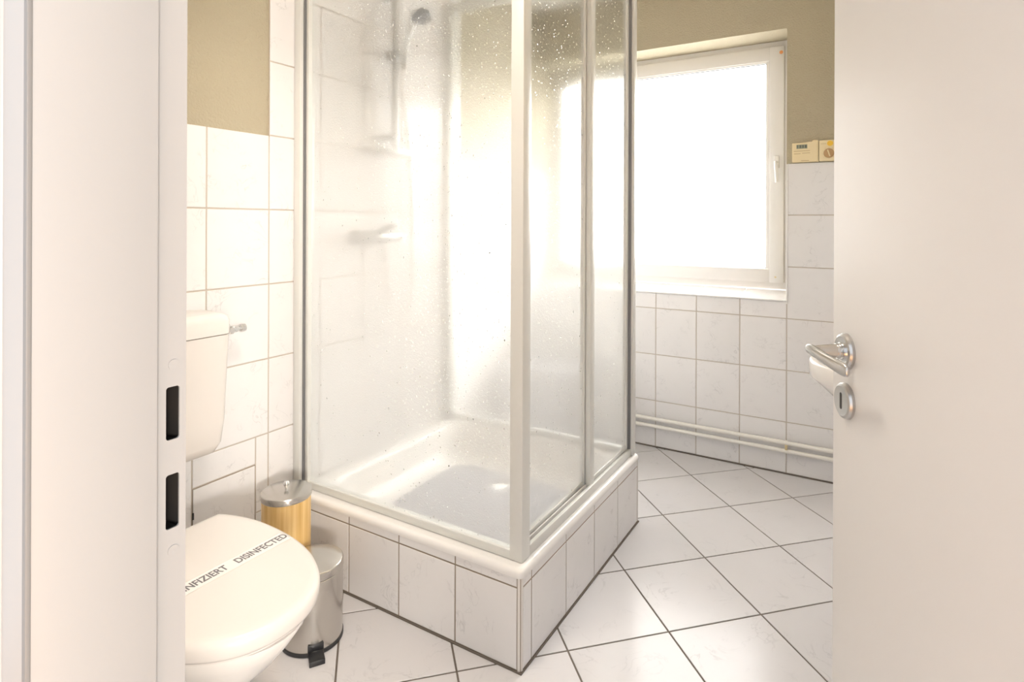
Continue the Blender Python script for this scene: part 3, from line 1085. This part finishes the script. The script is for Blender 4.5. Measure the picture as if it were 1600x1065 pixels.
# unidentified grey shape in the far corner behind the shower, built as a low box
gb = thing('grey_shape', 'low grey box-like shape behind the shower below the window', 'box', (-1.52, 2.86, 0))
bm = bmesh.new()
lp = [(0.0, 0.19), (0.40, 0.205), (0.42, 0.212), (0.455, 0.212), (0.46, 0.205)]
add_rings(bm, [[Vector((p[0], p[1], z)) for p in rounded_rect(-s, s, -s, s, 0.05)] for z, s in lp])
mesh_obj('body', bm, 'grey_box', gb, True, 40)
bm = bmesh.new()
add_rings(bm, [[Vector((p[0], p[1], z)) for p in rounded_rect(-s, s, -s, s, 0.05)] for z, s in ((0.461, 0.205), (0.478, 0.205), (0.484, 0.197))])
mesh_obj('lid', bm, 'grey_box', gb, True, 40)

# ------------------------------------------------------------------ heating pipes
for z, d in ((0.166, 'upper'), (0.126, 'lower')):
    o = tube('heating_pipe', [(XL + 0.02, YB - 0.028, z), (-0.7, YB - 0.028, z - 0.001), (XR - 0.01, YB - 0.028, z - 0.004)], 0.0100, 'pipe_paint', None, 20)
    tag(o, d + ' of the two white heating pipes along the window wall', 'pipe', 'heating pipes on the window wall')
cl = thing('pipe_clamp', 'small brass pipe clamp holding the two heating pipes', 'clamp', (-0.338, YB, 0.144))
bm = bmesh.new(); add_box(bm, -0.005, 0.005, -0.040, -0.0005, -0.004, 0.004, 0.001)
mesh_obj('bolt', bm, 'brass', cl, True, 40)
for z in (0.021, -0.0195):
    lathe('ring', [(0.0102, -0.006), (0.0122, -0.006), (0.0122, 0.006), (0.0102, 0.006)], 'pipe_paint', cl, 24,
          Matrix.Translation((0, -0.028, z)) @ Matrix.Rotation(PI / 2, 4, 'Y'))
bm = bmesh.new(); add_box(bm, -0.006, 0.006, -0.0405, -0.034, -0.012, 0.013, 0.002)
mesh_obj('strap', bm, 'brass', cl, True, 40)

# ------------------------------------------------------------------ thermostat and timer on the window wall
TZ0 = TOP + 0.001
tm = thing('timer_unit', 'cream heating timer with a small display beside the window', 'timer', (-0.318, YB + 0.006, TZ0))
outl = [(0, 0), (0.1165, 0), (0.1165, 0.1), (0.113, 0.104), (0.098, 0.106), (0.088, 0.1025), (0.082, 0.095), (0.0, 0.095)]
bm = bmesh.new()
add_rings(bm, [[Vector((p[0], y, p[1])) for p in outl] for y in (0.0, -0.026)])
bmesh.ops.bevel(bm, geom=[e for e in bm.edges if all(abs(v.co.y + 0.026) < 1e-5 for v in e.verts)], offset=0.003, segments=2, affect='EDGES')
mesh_obj('case', bm, 'cream_plastic', tm, True, 35)
dsp = box('display', 0.02, 0.068, -0.0268, -0.025, 0.066, 0.086, 'lcd', tm)
for q, w in enumerate((0.006, 0.010, 0.010, 0.011)):
    box('digit', 0.0225 + q * 0.0115, 0.0225 + q * 0.0115 + w * 0.72, -0.0272, -0.0266, 0.069, 0.083, 'lcd_digit', dsp)
for (a0, a1, z) in ((0.008, 0.08, 0.0535), (0.008, 0.038, 0.0405), (0.045, 0.08, 0.0425), (0.04, 0.075, 0.006)):
    box('print_line', a0, a1, -0.0266, -0.0255, z, z + 0.0026, 'print_brown', tm)
th_ = thing('room_thermostat', 'cream thermostat with a round brown dial next to the timer', 'thermostat', (-0.1985, YB + 0.006, TZ0))
bm = bmesh.new(); add_box(bm, 0, 0.085, -0.03, 0, 0, 0.1005, 0.003)
mesh_obj('case', bm, 'cream_plastic', th_, True, 35)
dial = lathe('dial', [(0.023, 0.0), (0.0225, 0.008), (0.02, 0.0105), (0.0001, 0.0105)], 'brown_dial', th_, 36,
             Matrix.Translation((0.042, -0.0295, 0.037)) @ Matrix.Rotation(PI / 2, 4, 'X'))
bm = bmesh.new(); add_box(bm, -0.003, 0.003, -0.043, -0.038, -0.017, 0.017, 0.0012)
o = mesh_obj('pointer', bm, 'cream_plastic', dial, True, 40)
o.matrix_local = Matrix.Translation((0.042, 0, 0.037)) @ Matrix.Rotation(math.radians(-18), 4, 'Y')
lathe('sun_mark', [(0.013, 0.0), (0.013, 0.001), (0.0001, 0.0011)], 'yellow_print', th_, 24, Matrix.Translation((0.047, -0.0298, 0.084)) @ Matrix.Rotation(PI / 2, 4, 'X'))
for q in range(9):
    t = math.radians(-130 + q * 32.5)
    box('scale_mark', 0.042 + 0.0275 * math.sin(t) - 0.001, 0.042 + 0.0275 * math.sin(t) + 0.001, -0.0306, -0.0295,
        0.037 + 0.0275 * math.cos(t) - 0.001, 0.037 + 0.0275 * math.cos(t) + 0.001, 'print_brown', th_)
for q in range(4):
    box('print_dot', 0.008 + q * 0.006, 0.011 + q * 0.006, -0.0306, -0.0295, 0.082, 0.085, 'print_brown', th_)

# ------------------------------------------------------------------ toilet
TYC = 0.785
toilet = thing('toilet', 'white ceramic toilet with closed lid in front of the cistern', 'toilet', (-1.40, TYC, 0))
LID_A, LID_B = 0.364, 0.217      # front half length, half width


def lid_loop(scale_in, z, n_=56, back=-1.555):
    """D shape: straight hinge edge at the wall end, elliptical nose towards +X"""
    cxl = -1.385
    A, B = LID_A - scale_in, LID_B - scale_in
    pts_ = []
    for q in range(n_ + 1):
        t = -PI / 2 + PI * q / n_
        pts_.append((cxl + A * max(math.cos(t), 0.0) ** 0.9, B * math.copysign(abs(math.sin(t)) ** 0.9, math.sin(t))))
    bb = B - 0.034
    bx = back + scale_in
    side = []
    for q in range(1, 9):
        u = q / 8
        x = cxl + (bx - cxl) * u
        y = B - (B - bb) * (u ** 2.2)
        side.append((x, y))
    res = pts_ + side + [(p[0], -p[1]) for p in reversed(side)]
    return [Vector((p[0] + 1.40, p[1], z)) for p in res]


bm = bmesh.new()
add_rings(bm, [lid_loop(0.009, 0.3985), lid_loop(0.004, 0.400), lid_loop(0.001, 0.406), lid_loop(0.0, 0.416), lid_loop(0.0005, 0.426), lid_loop(0.004, 0.4345),
               lid_loop(0.012, 0.4385), lid_loop(0.024, 0.4398), lid_loop(0.06, 0.4402)])
lid = mesh_obj('lid', bm, 'plastic_white', toilet, True, 60)
bm = bmesh.new()
add_rings(bm, [lid_loop(0.018, 0.3885), lid_loop(0.014, 0.390), lid_loop(0.014, 0.3965), lid_loop(0.018, 0.398)])
mesh_obj('seat', bm, 'plastic_white', toilet, True, 60)


def bowl_loop(x0, x1, hw, z, n_=40):
    """egg outline between x0 (wall end) and x1 (nose)"""
    cxl = x0 + (x1 - x0) * 0.42
    pts_ = []
    for q in range(n_):
        t = 2 * PI * q / n_
        c_, s_ = math.cos(t), math.sin(t)
        a_ = (x1 - cxl) if c_ > 0 else (cxl - x0)
        e = 1.0 if c_ > 0 else 0.7
        pts_.append((cxl + a_ * math.copysign(abs(c_) ** e, c_), hw * math.copysign(abs(s_) ** (1.0 if c_ > 0 else 0.8), s_)))
    return [Vector((p[0] + 1.40, p[1], z)) for p in pts_]


bm = bmesh.new()
add_rings(bm, [bowl_loop(-1.66, -1.25, 0.105, 0.0), bowl_loop(-1.66, -1.25, 0.105, 0.03), bowl_loop(-1.655, -1.262, 0.099, 0.09),
               bowl_loop(-1.65, -1.235, 0.107, 0.16), bowl_loop(-1.65, -1.185, 0.130, 0.22), bowl_loop(-1.65, -1.11, 0.163, 0.285),
               bowl_loop(-1.65, -1.062, 0.188, 0.34), bowl_loop(-1.65, -1.036, 0.199, 0.375), bowl_loop(-1.65, -1.033, 0.200, 0.386),
               bowl_loop(-1.64, -1.045, 0.187, 0.3885)])
bowl = mesh_obj('bowl', bm, 'ceramic', toilet, True, 60)
for y in (-0.075, 0.075):
    lathe('hinge', [(0.014, 0.39), (0.014, 0.425), (0.01, 0.432), (0.0001, 0.432)], 'plastic_white', toilet, 20, Matrix.Translation((-0.185, y, 0)))
tube('flush_pipe', smooth_path([(-0.33, 0, 0.555), (-0.33, 0, 0.45), (-0.322, 0, 0.36), (-0.27, 0, 0.33), (-0.235, 0, 0.33)], 6), 0.024, 'plastic_white', toilet, 20)

# paper hygiene band across the lid
band = thing('paper_band', 'white paper band lettered DISINFECTED lying across the toilet lid', 'paper band', (-1.286, TYC, 0.4405))
bm = bmesh.new()
hw = 0.192
prof = []
for q in range(41):
    y = -hw + 2 * hw * q / 40
    prof.append((y, 0.0003))
r0 = [[Vector((-0.022, y, z)), Vector((0.022, y, z)), Vector((0.022, y, z + 0.0004)), Vector((-0.022, y, z + 0.0004))] for y, z in prof]
add_rings(bm, r0)
mesh_obj('strip', bm, 'paper', band)


def lettering(text, yc, size, width):
    cu = bpy.data.curves.new('lettering', 'FONT')
    cu.body = text
    cu.size = size
    cu.align_x = 'CENTER'
    cu.align_y = 'CENTER'
    cu.offset = 0.0009
    cu.extrude = 0.0
    tmp = bpy.data.objects.new('lettering', cu)
    COL.objects.link(tmp)
    bpy.context.view_layer.update()
    dg = bpy.context.evaluated_depsgraph_get()
    me = bpy.data.meshes.new_from_object(tmp.evaluated_get(dg))
    w_ = max(v.co.x for v in me.vertices) - min(v.co.x for v in me.vertices)
    bpy.data.objects.remove(tmp)
    bpy.data.curves.remove(cu)
    for v in me.vertices:
        v.co.x *= width / w_
    me.materials.clear()
    me.materials.append(MATS['ink'])
    o_ = link(bpy.data.objects.new('lettering', me), band)
    o_.location = (0, yc, 0.0009)
    o_.rotation_euler = (0, 0, PI / 2)
    return o_


lettering('DISINFECTED', 0.911 - TYC, 0.033, 0.138)
lettering('DESINFIZIERT', 0.748 - TYC, 0.033, 0.142)

# ------------------------------------------------------------------ cistern and angle valve
cis = thing('toilet_cistern', 'white plastic toilet cistern hung on the tiled wall', 'cistern', (XL, TYC + 0.015, 0.6))


def cis_loop(d, hw_, z, r=0.03):
    return [Vector((p[0], p[1], z - 0.6)) for p in rounded_rect(0.001, d, -hw_, hw_, r)]


bm = bmesh.new()
add_rings(bm, [cis_loop(0.115, 0.205, 0.562), cis_loop(0.13, 0.228, 0.568), cis_loop(0.138, 0.242, 0.592), cis_loop(0.142, 0.250, 0.66), cis_loop(0.15, 0.258, 0.914)])
mesh_obj('tank', bm, 'plastic_white', cis, True, 50)
bm = bmesh.new()
add_rings(bm, [cis_loop(0.1495, 0.2575, 0.9155), cis_loop(0.1515, 0.2595, 0.917), cis_loop(0.1515, 0.2595, 0.956), cis_loop(0.148, 0.256, 0.968), cis_loop(0.138, 0.245, 0.976), cis_loop(0.12, 0.225, 0.978)])
mesh_obj('tank_lid', bm, 'plastic_white', cis, True, 50)

av = thing('angle_valve', 'chrome angle valve on the wall beside the cistern', 'valve', (XL, 1.118, 0.905))
lathe('escutcheon', [(0.026, 0.0005), (0.026, 0.003), (0.016, 0.012), (0.01, 0.014)], 'chrome', av, 32, Matrix.Rotation(PI / 2, 4, 'Y'))
lathe('body', [(0.01, 0.004), (0.01, 0.03), (0.013, 0.032), (0.013, 0.052), (0.009, 0.055), (0.0001, 0.055)], 'chrome', av, 24, Matrix.Rotation(PI / 2, 4, 'Y'))
TOY = Matrix.Translation((0.042, 0, 0)) @ Matrix.Rotation(-PI / 2, 4, 'X')
lathe('spindle', [(0.011, 0.008), (0.011, 0.022), (0.006, 0.024), (0.006, 0.034)], 'chrome', av, 20, TOY)
lathe('knob', [(0.006, 0.03), (0.013, 0.034), (0.014, 0.042), (0.013, 0.05), (0.009, 0.053), (0.0001, 0.053)], 'chrome', av, 10, TOY, 20)
tube('connector', [(0.042, -0.006, 0), (0.05, -0.03, 0.001), (0.06, -0.06, 0.001)], 0.0075, 'chrome', av, 16)

# ------------------------------------------------------------------ bamboo brush holder
br = thing('brush_holder', 'round bamboo toilet brush holder with a steel lid and knob', 'brush holder', (-1.606, 1.226, 0))
lathe('canister', [(0.072, 0.0), (0.0745, 0.002), (0.0745, 0.366)], 'bamboo', br, 64)
bl = lathe('canister_lid', [(0.0745, 0.3655), (0.0765, 0.366), (0.0772, 0.368), (0.0772, 0.382), (0.0755, 0.3855), (0.0745, 0.386), (0.0001, 0.387)], 'brushed_steel', br, 72)
lathe('knob', [(0.0045, 0.3865), (0.0045, 0.394), (0.0062, 0.396), (0.0085, 0.4005), (0.0092, 0.405), (0.0085, 0.4095), (0.0055, 0.4135), (0.0001, 0.4145)], 'chrome', bl, 32, None, 80)

# ------------------------------------------------------------------ pedal bin
pb = thing('pedal_bin', 'small stainless steel pedal bin between toilet and shower plinth', 'bin', (-1.432, 1.186, 0), math.atan2(-0.55, 0.83))
lathe('base_ring', [(0.086, 0.0), (0.0895, 0.002), (0.0895, 0.012), (0.087, 0.013)], 'black_plastic', pb, 64)
lathe('can', [(0.0875, 0.012), (0.0875, 0.206), (0.086, 0.208)], 'brushed_steel', pb, 72)
lathe('seal', [(0.086, 0.205), (0.086, 0.2115)], 'black_plastic', pb, 64)
lathe('bin_lid', [(0.0875, 0.2105), (0.0893, 0.2115), (0.0893, 0.229), (0.0875, 0.2325), (0.084, 0.2345), (0.05, 0.2375), (0.0001, 0.2385)], 'brushed_steel', pb, 72, None, 60)
bm = bmesh.new()
add_box(bm, 0.075, 0.128, -0.021, 0.021, 0.010, 0.015, 0.0015)
add_box(bm, 0.124, 0.129, -0.021, 0.021, -0.0, 0.015, 0.0012)
mesh_obj('pedal', bm, 'black_plastic', pb, True, 40)
bm = bmesh.new(); add_box(bm, 0.0865, 0.0895, -0.022, 0.022, 0.016, 0.036, 0.001)
mesh_obj('pedal_guard', bm, 'black_plastic', pb, True, 40)

# ------------------------------------------------------------------ washbasin behind the door
wb = thing('washbasin', 'white washbasin whose rounded rim peeks out behind the door', 'washbasin', (XR, 1.87, 0.637))


def basin_loop(ins, z, flat=0.0):
    x0 = -0.515 + ins
    return [Vector((p[0], p[1], z - 0.62)) for p in rounded_rect(x0, -0.001 - flat, -0.205 + ins, 0.205 - ins, max(0.19 - ins, 0.004) if True else 0, 12)]


bm = bmesh.new()
add_rings(bm, [basin_loop(0.17, 0.66), basin_loop(0.13, 0.69), basin_loop(0.07, 0.745), basin_loop(0.022, 0.79), basin_loop(0.004, 0.806), basin_loop(0.0, 0.812), basin_loop(0.0, 0.846),
               basin_loop(0.002, 0.850), basin_loop(0.006, 0.852), basin_loop(0.035, 0.850, 0.05), basin_loop(0.045, 0.842, 0.06), basin_loop(0.08, 0.77, 0.09),
               basin_loop(0.12, 0.735, 0.12), basin_loop(0.17, 0.72, 0.18)])
mesh_obj('basin', bm, 'ceramic', wb, True, 50)
lathe('drain', [(0.03, 0.1005), (0.03, 0.104), (0.0001, 0.105)], 'chrome', wb, 24, Matrix.Translation((-0.25, 0, 0)))
tp_ = tube('tap', smooth_path([(-0.07, 0, 0.225), (-0.07, 0, 0.31), (-0.1, 0, 0.335), (-0.2, 0, 0.31)], 6), 0.013, 'chrome', wb, 16)
tube('tap_lever', [(-0.07, 0, 0.33), (-0.075, 0, 0.355), (-0.14, 0, 0.37)], [0.014, 0.012, 0.007], 'chrome', wb, 12)

# ------------------------------------------------------------------ added ceiling lamp, out of view, to brighten toilet and floor
lamp = thing('ceiling_fill_lamp', 'added round opal ceiling lamp, unseen, brightening toilet and floor', 'lamp', (-1.0, 0.95, ZC))
lathe('base', [(0.10, 0.0), (0.10, -0.02)], 'plastic_white', lamp, 40)
lathe('shade', [(0.145, -0.018), (0.15, -0.03), (0.145, -0.055), (0.11, -0.08), (0.05, -0.092), (0.0001, -0.094)], 'lamp_glass', lamp, 48, None, 80)
ld = bpy.data.lights.new('ceiling_fill', 'AREA')
ld.shape = 'DISK'
ld.size = 0.28
ld.energy = CEILING_FILL_POWER
ld.color = (1.0, 0.90, 0.78)
lo = link(bpy.data.objects.new('ceiling_fill', ld), lamp)
lo.location = (0, 0, -0.1)
ld.spread = math.radians(115)

# ------------------------------------------------------------------ added fill lamp hidden by the open door, to brighten the window wall
ml = thing('right_fill_lamp', 'added white bar lamp, unseen on the right wall, brightening the window wall', 'lamp', (XR, 1.94, 1.98))
box('lamp_base', -0.035, 0.004, -0.24, 0.24, -0.03, 0.03, 'plastic_white', ml, 0.004)
bm = bmesh.new()
add_tube(bm, [(-0.055, -0.25, 0), (-0.055, -0.245, 0), (-0.055, 0.245, 0), (-0.055, 0.25, 0)], [0.012, 0.028, 0.028, 0.012], 24)
mesh_obj('lamp_tube', bm, 'lamp_glass', ml, True, 40)
ld = bpy.data.lights.new('right_fill', 'AREA')
ld.shape = 'RECTANGLE'
ld.size = 0.48
ld.size_y = 0.07
ld.energy = RIGHT_FILL_POWER
ld.color = (1.0, 0.92, 0.82)
lo = link(bpy.data.objects.new('right_fill', ld), ml)
lo.matrix_local = Matrix.Translation((-0.09, 0, -0.005)) @ Matrix.Rotation(PI / 2, 4, 'Z') @ Matrix.Rotation(math.radians(-75), 4, 'X')

# ------------------------------------------------------------------ added corridor lamp, unseen behind the camera, to brighten the lower left
cl2 = thing('corridor_fill_lamp', 'added standing corridor lamp with a tall white shade, unseen, brightening the lower left', 'lamp', (3.1, -1.8, 0))
lathe('foot', [(0.16, 0.0), (0.16, 0.012), (0.02, 0.03), (0.012, 0.05)], 'satin_steel', cl2, 40)
tube('pole', [(0, 0, 0.03), (0, 0, 1.05)], 0.012, 'satin_steel', cl2, 16)
lathe('lamp_shade', [(0.17, 1.02), (0.17, 1.9), (0.165, 1.9), (0.165, 1.03)], 'lamp_glass', cl2, 48)
ld = bpy.data.lights.new('corridor_fill', 'AREA')
ld.shape = 'RECTANGLE'
ld.size = 0.34
ld.size_y = 0.9
ld.energy = CORRIDOR_FILL_POWER
ld.color = (1.0, 0.935, 0.85)
lo = link(bpy.data.objects.new('corridor_fill', ld), cl2)
aim = Vector((-1.6, 0.92, 0.0)).normalized()
lo.location = aim * 0.19 + Vector((0, 0, 1.46))
lo.rotation_euler = aim.to_track_quat('-Z', 'Z').to_euler()
